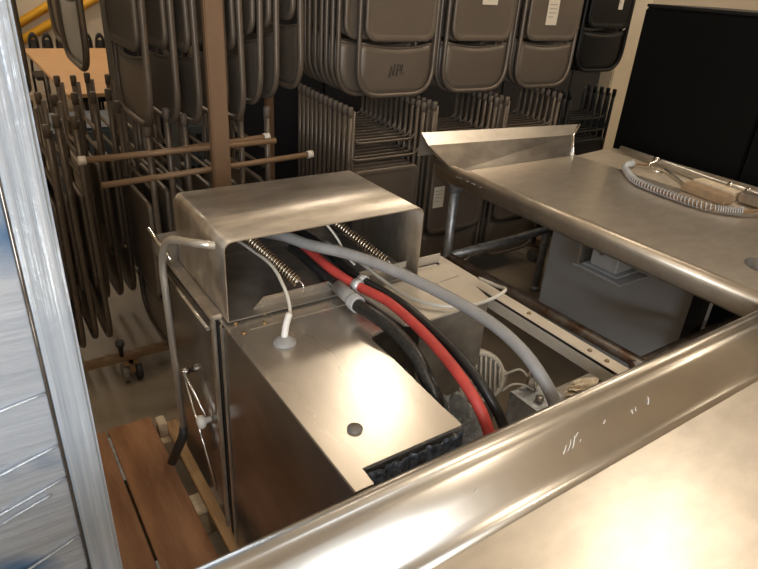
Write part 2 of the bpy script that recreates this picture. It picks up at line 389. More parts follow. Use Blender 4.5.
# hood: folded sheet, open towards the camera
def hood_prof(x0, x1, zb, zt, r=.022, k=6):
    P = [(x0, zb)]
    for j in range(k+1):
        a = math.pi - j*math.pi/2/k; P.append((x0+r+r*math.cos(a), zt-r+r*math.sin(a)))
    for j in range(k+1):
        a = math.pi/2 - j*math.pi/2/k; P.append((x1-r+r*math.cos(a), zt-r+r*math.sin(a)))
    P.append((x1, zb)); return P
m = MB(); m.sheet(hood_prof(.421, .985, .895, 1.10), 1.19, 1.555, 1, -.0025); hood = m.build('hood', 'steel_hood', dw)
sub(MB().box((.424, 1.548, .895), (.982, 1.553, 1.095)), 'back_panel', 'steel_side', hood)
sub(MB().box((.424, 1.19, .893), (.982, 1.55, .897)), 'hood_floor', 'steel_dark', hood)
# lower body left of the tank
m = MB()
m.box((.398, 1.235, .20), (.404, 1.60, .885)); m.box((.404, 1.58, .20), (.98, 1.60, .89)); m.box((.404, 1.235, .25), (.42, 1.25, .885))
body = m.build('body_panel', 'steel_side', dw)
sub(MB().box((.392, 1.225, .885), (.425, 1.61, .90), .005), 'top_flange', 'steel_hood', body)
sub(MB().box((.396, 1.225, .18), (.404, 1.245, .885), .002), 'front_flange', 'steel_hood', body)
sub(MB().box((.406, 1.211, .16), (.412, 1.226, .88)), 'gap_shade', 'blacktrim', body)  # black strip put in for the dark gap beside the tank
m = MB(); m.box((.375, 1.565, .90), (.46, 1.62, .965), .004, Matrix.Rotation(.25, 3, 'X')); sub(m, 'rear_bracket', 'steel_dark', body)
sub(MB().tube([(.365, 1.62, .985), (.385, 1.50, .935)], .006, 8), 'bracket_rod', 'chrome', body)
m = MB().tube([(.388, 1.62, .86), (.388, 1.24, .86)], .006, 8); sub(m, 'guide_rod', 'chrome', body)
# lift handle
hp = rounded([(.424, 1.25, 1.070), (.385, 1.27, 1.075), (.358, 1.42, 1.035), (.356, 1.485, .95), (.357, 1.45, .39)], .05)
hd = MB().tube(hp, .0098, 12).build('lift_handle', 'pipe_steel', dw)
sub(MB().tube([(.357, 1.451, .41), (.355, 1.455, .375), (.322, 1.50, .245)], [.012, .0145, .0140], 14), 'grip', 'caster', hd)
# knob on the side
kb = MB().lathe([(.0, .0), (.008, .002), (.009, .018), (.017, .022), (.020, .030), (.017, .040), (0, .042)], (.398, 1.30, .535), 18, rot=Matrix.Rotation(-math.pi/2, 3, 'Y')).build('knob', 'whiteplastic', dw)
m = MB(); m.tube([(.385, 1.31, .54), (.375, 1.46, .60), (.38, 1.44, .615)], .003, 6); m.tube([(.375, 1.46, .60), (.38, 1.25, .32)], .004, 6); m.tube([(.375, 1.46, .595), (.392, 1.47, .595)], .012, 8)
sub(m, 'latch_rod', 'chrome', kb)
# tank box
m = MB()
cut = [(.412, .60), (.448, .60), (.450, .640), (.678, .640), (.680, .655), (.680, .70), (.685, .80), (.690, .90), (.690, .975), (.70, .995), (.76, 1.01), (.76, 1.245), (.412, 1.245)]
m.prism([(x, y) for x, y in cut], .878, .886, 2)
tank = m.build('tank_top', 'steel_box', dw)
m = MB(); m.box((.410, .60, .14), (.414, 1.205, .884)); sub(MB().box((.407, 1.190, .13), (.416, 1.212, .884), .003), 'corner_edge', 'steel_hood', tank)
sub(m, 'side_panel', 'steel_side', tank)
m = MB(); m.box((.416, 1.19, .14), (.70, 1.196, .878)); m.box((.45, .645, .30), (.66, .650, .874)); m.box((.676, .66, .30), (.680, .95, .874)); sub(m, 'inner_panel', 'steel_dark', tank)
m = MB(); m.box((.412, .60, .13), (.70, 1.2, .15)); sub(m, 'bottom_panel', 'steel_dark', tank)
m = MB(); m.prism([(.485, .886), (.525, .925), (.75, .925), (.75, .886)], 1.218, 1.221, 1); m.box((.46, 1.15, .886), (.75, 1.221, .8875)); fl = sub(m, 'rear_flange', 'steel_box', tank)
m = MB()
for x, y in ((.44, 1.19), (.60, 1.21), (.665, 1.21), (.52, 1.20), (.73, 1.2), (.44, 1.14), (.50, 1.16)):
    sub(MB().lathe([(.006, .8865), (.006, .890), (.003, .892), (0, .8922)], (x, y, 0), 10), 'rivet', 'brass', tank)
gr = MB().lathe([(.027, .886), (.027, .892), (.020, .897), (.012, .905), (0, .906)], (.505, 1.06, 0), 20).build('grommet', 'greyhose', dw)
bt = MB(); bt.lathe([(.0150, .886), (.0150, .890), (.0120, .8915), (.0115, .893), (0, .8925)], (.491, .731, 0), 20)
bt.build('bolt', 'castergrey', dw)
# wiring box to the right with open flange tray, cream steel
m = MB(); m.prism([(.80, 1.0), (.82, .985), (1.085, .995), (1.14, 1.23), (.78, 1.24)], .880, .886, 2)
m.box((.74, 1.245, .886), (1.11, 1.248, .915)); m.box((.74, 1.222, .886), (1.08, 1.225, .895))
m.tube([(.94, 1.13, .887), (1.10, 1.145, .887)], .0022, 5); m.tube([(.80, 1.10, .887), (.86, 1.24, .887)], .0018, 5)
wb = m.build('cover_plate', 'cream', dw)
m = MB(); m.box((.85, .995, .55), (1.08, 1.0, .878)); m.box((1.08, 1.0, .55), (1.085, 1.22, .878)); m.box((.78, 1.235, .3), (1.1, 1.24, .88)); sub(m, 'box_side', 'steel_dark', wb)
m = MB(); m.box((1.118, .600, .868), (1.158, 1.30, .876)); m.box((1.118, .600, .835), (1.121, 1.30, .874)); m.box((1.155, .600, .835), (1.158, 1.30, .874))
fr = m.build('frame_channel', 'cream', dw)
m = MB()
for y in (.65, .70, .9, 1.22): sub(MB().lathe([(.006, .8765), (.005, .879), (0, .880)], (1.138, y, 0), 10), 'screw', 'brass', fr)
for x, y in ((.44, .64), (.44, 1.55), (1.15, .64), (1.15, 1.27), (.95, 1.55)):
    m = MB(); m.box((x-.015, y-.015, .128), (x+.015, y+.015, .87)); m.build('leg', 'steel_dark', dw)
# lifting springs
for a, b in (((.529, 1.360, 1.045), (.608, 1.195, .957)), ((.769, 1.345, 1.055), (.858, 1.178, .970))):
    s_ = MB().tube(helix(a, b, .0125, 24, 9), .0026, 5).build('spring', 'spring', dw)
    A, B = Vector(a), Vector(b); d = (B-A).normalized()
    sub(MB().tube([B, B+d*.008+Vector((0, 0, .008)), B+d*.018+Vector((0, 0, .004)), B+d*.02-Vector((0, 0, .018))], .0022, 6), 'hook', 'chrome', s_)
# ================================================================ HOSES
def hose(name, pts, r, m, label, cat='hose', n=14):
    o = MB().tube(catmull(pts), r, n).build(name, m); return tag(o, label, cat)
hose('drain_hose', [(.60, 1.50, .985), (.657, 1.385, 1.0), (.696, 1.299, 1.0), (.759, 1.223, .995), (.809, 1.154, .985), (.859, 1.066, .970), (.902, .957, .955), (.923, .835, .945), (.930, .739, .925), (.940, .675, .885), (.955, .635, .83), (.98, .62, .74)], .0150, 'greyhose', 'thick grey rubber hose arching from the hood over the red hose')
hose('water_hose', [(.68, 1.52, .985), (.706, 1.465, .97), (.726, 1.385, .955), (.731, 1.251, .945), (.749, 1.167, .935), (.780, 1.059, .930), (.783, .957, .925), (.773, .849, .920), (.756, .741, .910), (.753, .675, .880), (.765, .640, .82), (.79, .63, .72)], .0125, 'red', 'bright red rubber hose running out of the hood')
hose('water_hose', [(.735, 1.50, .97), (.770, 1.42, .955), (.792, 1.328, .93), (.785, 1.201, .93), (.806, 1.097, .925), (.817, 1.003, .92), (.816, .881, .91), (.812, .782, .895), (.816, .72, .865), (.83, .67, .81), (.85, .63, .72)], .0120, 'blkhose', 'smooth black hose lying between the red hose and the motor')
bh = thing('braided_hose', (.728, 1.0, .9), 'dark braided hose lying left of the red hose, bending down into the machine', 'hose')
MB().tube(catmull([(.715, 1.46, .935), (.728, 1.31, .92), (.722, 1.181, .92), (.709, 1.081, .925), (.720, 1.007, .925), (.730, .939, .915), (.728, .859, .90), (.724, .806, .87), (.729, .771, .83), (.745, .75, .70)]), .0165, 14).build('hose', 'darkhose', bh)
MB().tube([(.7225, 1.19, .92), (.7115, 1.095, .925)], .0182, 14).build('sleeve', 'greyhose', bh)
MB().tube(catmull([(.712, 1.10, .9245), (.7115, 1.087, .9245), (.712, 1.075, .925)], 4), .0215, 16).build('clamp', 'lightgalv', bh)
c1 = tag(MB().tube([(.7515, 1.16, .9345), (.757, 1.14, .9335)], .0165, 16).build('hose_clamp', 'lightgalv'), 'metal clamp around the red hose', 'clamp')
c2 = tag(MB().tube([(.785, 1.185, .9295), (.790, 1.165, .9288)], .0160, 16).build('hose_clamp', 'lightgalv'), 'metal clamp around the smooth black hose', 'clamp')
def corrugated(pts, r, dr, n=14):
    P = catmull(pts, 14); return MB().tube(P, [r+dr*(i % 2) for i in range(len(P))], n)
tag(corrugated([(.724, 1.04, .80), (.737, .985, .80), (.748, .93, .79), (.752, .88, .76), (.755, .85, .66)], .017, .004).build('corrugated_hose', 'blkhose'), 'glossy black corrugated hose in the gap beside the tank top', 'hose')
th = hose('thin_tube', [(.52, 1.47, .99), (.535, 1.412, 1.0), (.547, 1.335, 1.0), (.553, 1.226, 1.0), (.547, 1.148, .98), (.543, 1.113, .955), (.532, 1.088, .938), (.515, 1.072, .928)], .0042, 'whitetube', 'thin white tube bending down to the grommet on the tank top', 'tube', 10)
sub(MB().tube(catmull([(.530, 1.086, .944), (.516, 1.073, .928), (.507, 1.062, .912), (.505, 1.060, .898)], 4), [.008]*13, 10), 'elbow_fitting', 'whiteplastic', th)
hose('thin_tube', [(.80, 1.40, .95), (.84, 1.28, .93), (.853, 1.18, .915), (.870, 1.09, .905), (.919, 1.02, .898), (.986, .975, .902), (1.055, .958, .915), (1.105, .965, .925), (1.13, 1.02, .905), (1.14, 1.10, .890)], .0048, 'whitetube', 'white tube looping under the grey hose onto the cream plate', 'tube', 10)
hose('thin_tube', [(.70, 1.40, 1.085), (.73, 1.30, 1.065), (.76, 1.268, 1.02), (.778, 1.25, .975), (.79, 1.22, .955)], .0032, 'whitetube', 'thin pale tube hanging inside the hood beside the right spring', 'tube', 8)
# ================================================================ PUMP MOTOR AND SMALL PARTS
pm = thing('pump_motor', (1.12, 1.0, .13), 'cream ribbed pump motor beside the black hose', 'motor')
mc = Vector((1.085, .985, .635)); ax = Vector((-.45, -.80, .42)).normalized()
tilt = Vector((0, 0, 1)).rotation_difference(ax).to_matrix()
m = MB().lathe([(.064, -.20), (.064, -.01), (.062, .0)], mc, 28, rot=tilt)
for k in range(22):
    a = 2*math.pi*k/22; d = Vector((math.cos(a), math.sin(a), 0))
    m.tube([mc+tilt@p for p in (d*.068+Vector((0, 0, -.19)), d*.068+Vector((0, 0, -.02)))], .0052, 5)
m.build('housing', 'motor', pm)
fc = MB().lathe([(.076, -.06), (.078, -.01), (.075, .006), (.067, .012), (.062, .010), (.062, .0)], mc, 32, rot=tilt).build('fan_cover', 'motor', pm)
sd = ax.cross(Vector((0, 0, 1))).normalized(); upv = sd.cross(ax).normalized()
m = MB()
for k in range(-4, 5):
    h = math.sqrt(max(0, .063**2-(k*.014)**2)); c0 = mc+ax*.010+sd*(k*.014)
    m.tube([c0-upv*h, c0+upv*h], .0035, 6)
sub(m, 'grille', 'motor', fc)
MB().box((1.08, .98, .13), (1.18, 1.12, .58), .01).build('base', 'steel_dark', pm)
MB().box((1.13, .945, .58), (1.165, .985, .65), .006).build('terminal_box', 'cream', pm)
sv = thing('solenoid_valve', (1.19, .87, .55), 'small chrome valve on a grey bracket plate beside the motor', 'valve')
m = MB(); m.box((1.13, .79, .618), (1.25, .90, .622)); m.box((1.13, .90, .40), (1.25, .903, .62)); m.build('bracket', 'galv', sv)
MB().lathe([(.018, .623), (.018, .675), (.014, .69), (0, .692)], (1.20, .885, 0), 18).build('valve_body', 'chrome', sv)
MB().lathe([(.012, .622), (.012, .636), (0, .637)], (1.17, .83, 0), 12).build('outlet', 'steel_dark', sv)
for pts, lb in (([(1.14, .955, .635), (1.15, .93, .665), (1.17, .915, .675), (1.19, .90, .655), (1.20, .865, .64)], 'upper white wire from the motor to the valve'),
                ([(1.135, .935, .600), (1.15, .915, .63), (1.175, .895, .632), (1.19, .868, .625)], 'lower white wire from the motor to the valve')):
    hose('wire', pts, .0032, 'whiteplastic', lb, 'wire', 8)
# crumpled clear plastic and blue film
def crumple(cx, cy, cz, sx, sy, sz, seed, rough=.35, sub_=4):
    random.seed(seed); b = bmesh.new(); bmesh.ops.create_icosphere(b, subdivisions=sub_, radius=1)
    ph = [(random.uniform(3, 9), random.uniform(3, 9), random.uniform(3, 9), random.uniform(0, 6)) for _ in range(7)]
    for v in b.verts:
        d = v.co.normalized(); a = 0
        for i, (x, y, z, p) in enumerate(ph): a += abs(math.sin(d.x*x+d.y*y+d.z*z+p))/len(ph)
        rr_ = 1-rough+rough*2*(a-.3)
        v.co = Vector((d.x*rr_*sx+cx, d.y*rr_*sy+cy, d.z*rr_*sz+cz))
    m = MB(); m.merge(b, False); return m
tag(crumple(.885, .86, .56, .085, .15, .16, 3, .5).build('plastic_sheet', 'clearplastic'), 'crumpled clear plastic sheet stuffed between the hoses and the motor', 'plastic')
tag(crumple(.76, .98, .70, .05, .13, .09, 5, .45).build('plastic_film', 'blueplastic'), 'dark glossy plastic film in the gap right of the tank top', 'plastic')
m = MB(); P = []
for i in range(90):
    x = .455+.222*i/89; P.append((x, .630+.003*math.sin(i*.37)+.002*math.sin(i*.83)))
m.sheet(P, .70, .876, 2, .0015, True, 6)
tag(m.build('plastic_film', 'blueplastic'), 'dark blue wrinkled film under the front edge of the tank top', 'plastic')
m = crumple(1.30, .775, .645, .085, .05, .028, 9, .6); tag(m.build('rag', 'rag'), 'crumpled cream rag lying behind the raised edge of the front table', 'rag')
sh = tag(MB().box((1.175, .62, .588), (1.45, .86, .612), .004).build('metal_shelf', 'steel_dark'), 'dark metal shelf under the cream rag and the valve', 'shelf')
for x in (1.27, 1.43): sub(MB().box((x-.01, .64, 0), (x+.01, .66, .588)), 'leg', 'steel_dark', sh)
# ================================================================ SPRAYER, WOOD BLOCK
sr = thing('pre_rinse_sprayer', (2.7, 1.5, .88), 'chrome pre-rinse faucet pipe with spring hose lying on the right table', 'faucet')
MB().tube([(2.908, 1.919, .90), (2.865, 1.631, .902), (2.80, 1.312, .905), (2.75, 1.10, .915)], .0125, 14).build('riser_pipe', 'pipe_steel', sr)
for p, q in (((2.873, 1.69, .902), (2.869, 1.665, .902)), ((2.787, 1.26, .907), (2.782, 1.24, .908)), ((2.766, 1.17, .911), (2.760, 1.15, .912))):
    MB().tube([p, q], .017, 16).build('collar', 'chrome', sr)
hs = [(2.80, 1.64, .895), (2.72, 1.70, .892), (2.62, 1.68, .892), (2.53, 1.60, .892), (2.455, 1.50, .892), (2.43, 1.37, .892), (2.425, 1.19, .892), (2.475, 1.09, .892), (2.56, 1.03, .90), (2.66, 1.02, .905)]
H = MB().tube(catmull(hs), .0075, 12).build('hose', 'tan', sr)
cp_ = catmull(hs, 40); L = [0]
for a_, b_ in zip(cp_, cp_[1:]): L.append(L[-1]+(b_-a_).length)
def at_len(t):
    for k in range(len(L)-1):
        if L[k+1] >= t: return cp_[k].lerp(cp_[k+1], (t-L[k])/(L[k+1]-L[k])), (cp_[k+1]-cp_[k]).normalized()
    return cp_[-1], (cp_[-1]-cp_[-2]).normalized()
t_ = L[-1]*.10; tend = L[-1]*.86; ang = 0; pts = []
while t_ < tend:
    p, t = at_len(t_); f_ = (t_-L[-1]*.10)/(tend-L[-1]*.10)
    pitch = .0085 if (f_ < .18 or f_ > .88) else .0165
    u = Vector((0, 0, 1)); v_ = t.cross(u).normalized()
    pts.append(p+(u*math.cos(ang)+v_*math.sin(ang))*.0145+Vector((0, 0, .004))); ang += 2*math.pi/8; t_ += pitch/8
sub(MB().tube(pts, .0024, 5), 'spring', 'lightgalv', H)
MB().tube(rounded([(2.865, 1.66, .918), (2.80, 1.62, .925), (2.74, 1.64, .905), (2.72, 1.59, .885), (2.75, 1.56, .885)], .02), .005, 8).build('wall_hook', 'chrome', sr)
MB().tube([(2.80, 1.58, .89), (2.66, 1.38, .89)], .006, 8).build('lever', 'steel_dark', sr)
MB().box((2.66, 1.02, .885), (2.74, 1.16, .925), .01).build('spray_body', 'steel_hood', sr)
wk = tag(MB().box((2.585, 1.16, .876), (2.66, 1.37, .912), .003, Matrix.Rotation(-.12, 3, 'Z')).build('wood_block', 'blockwood'), 'small wooden block beside the sprayer on the right table', 'wood block')
tag(MB().box((2.67, 1.17, .876), (2.735, 1.37, .918), .003, Matrix.Rotation(-.12, 3, 'Z')).build('wood_block', 'paleboard'), 'pale block under the chrome faucet pipe on the right table', 'wood block')
# ================================================================ BLACK CABINETS
for y0, y1, lb in ((1.372, 2.095, 'tall black cabinet behind the right table, next to the white pillar'), (.30, 1.364, 'tall black cabinet at the right end behind the sprayer')):
    c = thing('black_cabinet', (3.4, (y0+y1)/2, 0), lb, 'cabinet')
    MB().box((3.10, y0, .05), (3.75, y1, 1.585), .004).build('body', 'black', c)
    MB().box((3.085, y0+.004, .10), (3.10, y1-.004, 1.575), .003).build('door', 'black', c)
    MB().box((3.11, y0+.01, 0), (3.74, y1-.01, .05)).build('plinth', 'blacktrim', c)
    MB().box((3.09, y0, 1.585), (3.76, y1, 1.60), .003).build('top_panel', 'blacktrim', c)
# ================================================================ FOLDING CHAIRS (hung upside down)
def chair_proto(mf, mp):
    r = bpy.data.objects.new('folding_chair', None); C.objects.link(r); r.empty_display_size = .05
    W, Hh = .215, .98
    P = rounded([(-W, 0, Hh-.012), (-W, 0, .55), (-W, 0, .012), (W, 0, .012), (W, 0, .55), (W, 0, Hh-.012)], .125, 7)
    MB().tube(P, .0115, 9).build('frame', mf, r)
    m = MB(); prof = []
    n = 9
    for j in range(n+1):
        t = -1+2*j/n; prof.append((t*(W-.006), .010*t*t+.004))
    # back rest: curved panel, lower corners rounded, top edge dipping
    V = []; rows = 7
    for s_ in (0, 1):
        g = []
        for i in range(rows+1):
            row = []
            for j in range(n+1):
                t = -1+2*j/n; top = .245-.022*(1-t*t); u = i/rows
                wmax = W-.004; z = .016+(top-.016)*u
                wz = wmax if z > .13 else W-.125*(1-math.sqrt(max(0, 1-((.13-z)/.125)**2)))-.004
                row.append(m.bm.verts.new((t*min(wmax, wz), -.012*(1-t*t)*(.4+.6*u)+.003+s_*.005, z)))
            g.append(row)
        V.append(g)
    for s_ in (0, 1):
        for i in range(rows):
            for j in range(n): m.bm.faces.new((V[s_][i][j], V[s_][i][j+1], V[s_][i+1][j+1], V[s_][i+1][j])).smooth = True
    for i in range(rows):
        for j in (0, n): m.bm.faces.new((V[0][i][j], V[0][i+1][j], V[1][i+1][j], V[1][i][j]))
    for j in range(n):
        for i in (0, rows): m.bm.faces.new((V[0][i][j], V[0][i][j+1], V[1][i][j+1], V[1][i][j]))
    bk = m.build('backrest', mp, r)
    m = MB(); m.tube([(t*(W-.008), -.012*(1-t*t)+.005, .245-.022*(1-t*t)) for t in [-1+2*j/10 for j in range(11)]], .005, 6); sub(m, 'top_bead', mf, bk)
    # seat pan: rounded tray in front of the frame
    b = bmesh.new()
    def rr_ring(w, z0, z1, rad, y, k=5):
        pts = []
        for cx, cz, a0 in ((w-rad, z0+rad, -90), (w-rad, z1-.03, 0), (-(w-.0)+.0+.03-.0, z1-.03, 90), (-w+rad, z0+rad, 180)):
            rd = rad if cz < z1-.05 else .03
            if cz > z1-.05: cx = (w-.03) if cx > 0 else (-w+.03)
            for j in range(k+1):
                a = math.radians(a0+90*j/k); pts.append((cx+rd*math.cos(a), y, cz+rd*math.sin(a)))
        return pts
    specs = [(.188, .262, .665, .05, -.004), (.198, .252, .675, .06, -.010), (.198, .252, .675, .06, -.020), (.192, .258, .669, .055, -.025), (.178, .272, .655, .045, -.025), (.170, .282, .645, .04, -.020)]
    rings = [[b.verts.new(p) for p in rr_ring(*s_)] for s_ in specs]; n2 = len(rings[0])
    for A, B in zip(rings, rings[1:]):
        for k in range(n2): b.faces.new((A[k], A[(k+1) % n2], B[(k+1) % n2], B[k])).smooth = True
    b.faces.new(rings[0][::-1]); b.faces.new(rings[-1])
    m = MB(); m.merge(b); m.build('seat', mp, r)
    # rear legs with cross bars
    W2 = .188
    P = rounded([(-W2, .024, .36), (-W2, .026, .945), (W2, .026, .945), (W2, .024, .36)], .02)
    for s_ in (-1, 1): rl = MB().tube([(s_*W2, .006, .40), (s_*W2, .013, .955)], .0100, 8).build('rear_leg', mf, r)
    P = rounded([(-W2, .013, .93), (-W2, .013, .80), (W2, .013, .80), (W2, .013, .93)], .05)
    sub(MB().tube(P, .008, 8), 'crossbar', mf, rl)
    P = rounded([(-W, .004, .90), (-W, .006, .72), (W, .006, .72), (W, .004, .90)], .06)
    MB().tube(P, .0085, 8).build('crossbar', mf, r)
    for s_ in (-1, 1): MB().tube([(s_*(W+.006), -.002, .70), (s_*(W-.008), .008, .42)], .006, 6).build('hinge_brace', mf, r)
    for s_ in (-1, 1):
        MB().lathe([(.0130, Hh-.045), (.0140, Hh-.006), (.012, Hh), (0, Hh)], (s_*W, 0, 0), 10).build('foot_cap', 'footcap' if mf == 'chair' else 'blacktrim', r)
    return r
protos = {'taupe': chair_proto('chair', 'chair_panel'), 'black': chair_proto('chair_black', 'chair_black'), 'grey': chair_proto('chair', 'chair_panel')}
for c_ in protos['grey'].children:
    if c_.name.startswith('backrest'):
        c_.data.materials[0] = M['chair_sheen']; c_['label'] = 'pale blue-grey reflecting backrest'
used = set()
def chair(kind, loc, rz, label, group=None, tilt=0, lean=0, sticker=None, parent_name='folding_chair'):
    p = protos[kind]
    if kind not in used: used.add(kind); o = p
    else: o = copy_tree(p)
    o.location = loc; o.rotation_euler = (tilt, lean, rz); tag(o, label, 'chair', group)
    return o
later = []
# right rack, chairs seen face-on: (x of centre, count)
def sticker(o, x, z, w_, h_, y=-.0225):
    l = MB().box((x-w_/2, y-.0012, z-h_/2), (x+w_/2, y, z+h_/2)).build('paper_label', 'paper', o)
    m = MB()
    for i in range(4): m.box((x-w_*.35, y-.0016, z+h_*(.3-.16*i)-.001), (x+w_*(.1 if i == 3 else .33), y-.0013, z+h_*(.3-.16*i)+.001))
    sub(m, 'print', 'ink', l)
YR = 2.42
defs = [('taupe', 1.748, 9, 'with letters written on its backrest, beside the left rack'), ('taupe', 2.245, 7, 'with a torn paper label, second from the left'), ('taupe', 2.755, 8, 'with a square paper label, third from the left')]
fronts = {}
for idx, (k, x, n, t) in enumerate(defs):
    for j in range(n):
        if j == 0: lb, g = 'front upper-row taupe folding chair '+t, None
        else: lb, g = 'taupe folding chair stacked behind the '+('lettered', 'torn-label', 'square-label')[idx]+' front chair of the upper row', 'chairs behind the %s upper front chair' % ('lettered', 'torn label', 'square label')[idx]
        later.append((k, (x+random.uniform(-.003, .003)-(.075 if j and idx == 0 else 0)-.002*j, YR+.05*j, (1.130, 1.126, 1.133)[idx]+random.uniform(-.004, .004)+.003*j), 0, lb, g, ('u', idx, j)))
for idx, x in enumerate((1.715, 2.215, 2.725)):
    for j in range((12, 7, 7)[idx]):
        if j == 0: lb, g = 'front lower-row taupe folding chair '+('left of the table corner with no label', 'with a paper label seen under the table corner', 'with a paper label right of the table leg')[idx], None
        else: lb, g = 'taupe folding chair in the lower row behind the '+('left', 'middle', 'right')[idx]+' front chair, feet up', 'chairs of the %s lower stack' % ('left', 'middle', 'right')[idx]
        later.append(('taupe', (x, YR+.0+.046*j, .115+.002*j), 0, lb, g, ('l', idx, j)))
for j in range(4):
    later.append(('black', (3.33, 2.50+.045*j, 1.19), 0, 'front black folding chair of the upper row, beside the white pillar' if j == 0 else 'black folding chair stacked behind the front black chair of the upper row', None if j == 0 else 'black chairs of the upper row', ('b', 0, j)))
for j in range(5):
    later.append(('black', (3.35, 2.50+.05*j, .10), .0, 'front black folding chair of the lower row, below the upper black chair' if j == 0 else 'black folding chair in the lower row, legs rising behind the front black one', None if j == 0 else 'black chairs of the lower row', ('b', 1, j)))
for a in later:
    o = chair(a[0], a[1], a[2], a[3], group=a[4]); fronts[a[5]] = o
# left rack, chairs hung crosswise (facing -X), near tube at y = 2.1
ord_ = ['first', 'second', 'third', 'fourth', 'fifth', 'sixth', 'seventh', 'eighth', 'ninth']
xs = [(.525, 1.120), (.618, 1.125), (.695, 1.115), (.790, 1.128), (.855, 1.120), (.920, 1.175), (.985, 1.195), (1.085, 1.225)]
for i, (x, z) in enumerate(xs):
    chair('taupe', (x, 2.325, z), -math.pi/2, '%s from the left of the taupe folding chairs hung sideways around the brown post' % ord_[i], tilt=random.uniform(-.02, .02))
chair('grey', (.385, 2.50, 1.285), -math.pi/2, 'folding chair with a painted pale reflection on its backrest, before the tan table', lean=.03)
chair('taupe', (.425, 3.00, 1.30), -math.pi/2, 'taupe folding chair hung far left behind the pale reflecting chair')
chair('taupe', (.200, 2.33, 1.25), -math.pi/2-.1, 'dark folding chair at the top left, next to the wrapped cabinet')
for i, (x, y, z, rz) in enumerate([(.540, 2.45, .145, -math.pi/2), (.605, 2.45, .20, -math.pi/2), (.675, 2.45, .17, -math.pi/2), (.40, 2.95, .17, -math.pi/2), (.46, 2.95, .17, -math.pi/2), (.52, 2.95, .18, -math.pi/2), (.60, 2.95, .17, -math.pi/2),
                                   (.170, 2.62, .13, -math.pi/2), (.225, 2.62, .13, -math.pi/2), (.28, 2.62, .16, -math.pi/2), (.335, 2.62, .15, -math.pi/2), (.80, 2.50, .17, -math.pi/2), (.90, 2.50, .17, -math.pi/2), (1.02, 2.50, .17, -math.pi/2)]):
    lb = ['feet up nearest left of the steel hood', 'feet up with the tallest legs left of the hood', 'feet up behind the brown post', 'feet up under the pale reflecting chair', 'feet up second under the pale reflecting chair', 'feet up with legs before the tan table',
          'feet up behind the two tall legs', 'feet up leftmost next to the wrapped cabinet', 'feet up second from the wrapped cabinet', 'feet up third from the wrapped cabinet', 'feet up fourth from the wrapped cabinet', 'feet up just right of the brown post', 'feet up second right of the brown post', 'feet up left of the face-on chairs'][i]
    chair('taupe', (x, y, z), rz, 'lower-tier taupe folding chair, '+lb, tilt=random.uniform(-.012, .012), lean=random.uniform(-.01, .01))
# stickers and lettering only on the front chairs
sticker(fronts[('u', 1, 0)], .02, .455, .10, .07); sticker(fronts[('u', 2, 0)], -.03, .395, .085, .125); sticker(fronts[('b', 0, 0)], .07, .42, .04, .12)
sticker(fronts[('l', 1, 0)], -.14, .47, .075, .12); sticker(fronts[('l', 2, 0)], -.06, .40, .085, .12)
lt = MB(); yb = -.0080
def ws(pts): lt.tube([(x*.85, yb-.001, z-.01) for x, z in pts], .0021, 5)
ws([(-.055, .105), (-.045, .155), (-.03, .11), (-.02, .165)]); ws([(-.008, .11), (0, .16)]); ws([(0, .16), (.018, .158), (.016, .138), (-.003, .136)]); ws([(.032, .165), (.024, .118), (.044, .120)])
lt.build('lettering', 'ink', fronts[('u', 0, 0)])
# ================================================================ CHAIR RACKS
rk = thing('chair_rack', (.72, 2.1, 0), 'wheeled chair rack with the brown post behind the dishwasher hood', 'rack')
MB().box((.690, 1.995, .095), (.752, 2.025, 2.35), .004).build('post', 'post', rk)
MB().box((-.10, 2.34, .100), (1.45, 2.38, .130), .004).build('base_rail', 'tan', rk)
MB().box((.700, 2.0, .095), (.745, 3.3, .128), .004).build('base_rail', 'tan', rk)
MB().box((-.4, 2.30, 2.22), (1.3, 2.36, 2.26), .004).build('top_arm', 'tan', rk)
MB().box((.700, 2.025, 2.22), (.745, 2.9, 2.26), .004).build('top_arm', 'tan', rk)
for (a, b), (ca, cb) in (((( .30, 2.16, 1.038), (1.0, 2.16, 1.045)), (True, False)), (((.345, 2.13, .955), (1.135, 2.13, .985)), (False, True)), (((.50, 2.19, 1.03), (.975, 2.19, 1.055)), (False, True))):
    ar = MB().tube([a, b], .0115, 10).build('arm', 'tan', rk)
    for end, f in ((a, ca), (b, cb)):
        if f:
            d = (Vector(b)-Vector(a)).normalized()*(.012 if end is b else -.012)
            sub(MB().tube([Vector(end)-d, Vector(end)+d], .0155, 10), 'end_cap', 'capw', ar)
def caster(parent, x, y, rz=0):
    R3 = Matrix.Rotation(rz, 3, 'Z'); c = Vector((x, y, .045))
    o = MB(); o.box((x-.035, y-.03, .09), (x+.035, y+.03, .10), .004); o.box((x-.012, y-.03, .05), (x+.012, y+.03, .10), .003)
    f = o.build('caster', 'tan', parent)
    for s_ in (-1, 1):
        m = MB(); rot = Matrix.Rotation(math.pi/2, 3, 'Y')
        m.lathe([(.014, -.012), (.038, -.013), (.045, -.008), (.045, .008), (.038, .013), (.014, .012)], c+Vector((s_*.027, 0, 0)), 22, rot=rot)
        sub(m, 'wheel', 'castergrey' if s_ < 0 else 'caster', f)
    sub(MB().lathe([(.010, .125), (.010, .175), (.018, .18), (.018, .20)], (x-.03, y+.01, 0), 12), 'stem', 'caster', f)
caster(rk, .385, 2.34); caster(rk, 1.40, 2.34)
rk2 = thing('chair_rack', (2.2, 2.8, 0), 'chair rack carrying the face-on taupe chairs, with a tan rear post', 'rack')
MB().box((1.335, 2.98, .14), (1.375, 3.02, 2.2), .004).build('post', 'post', rk2)
MB().box((1.3, 2.98, .125), (3.9, 3.02, .16), .004).build('base_rail', 'tan', rk2)
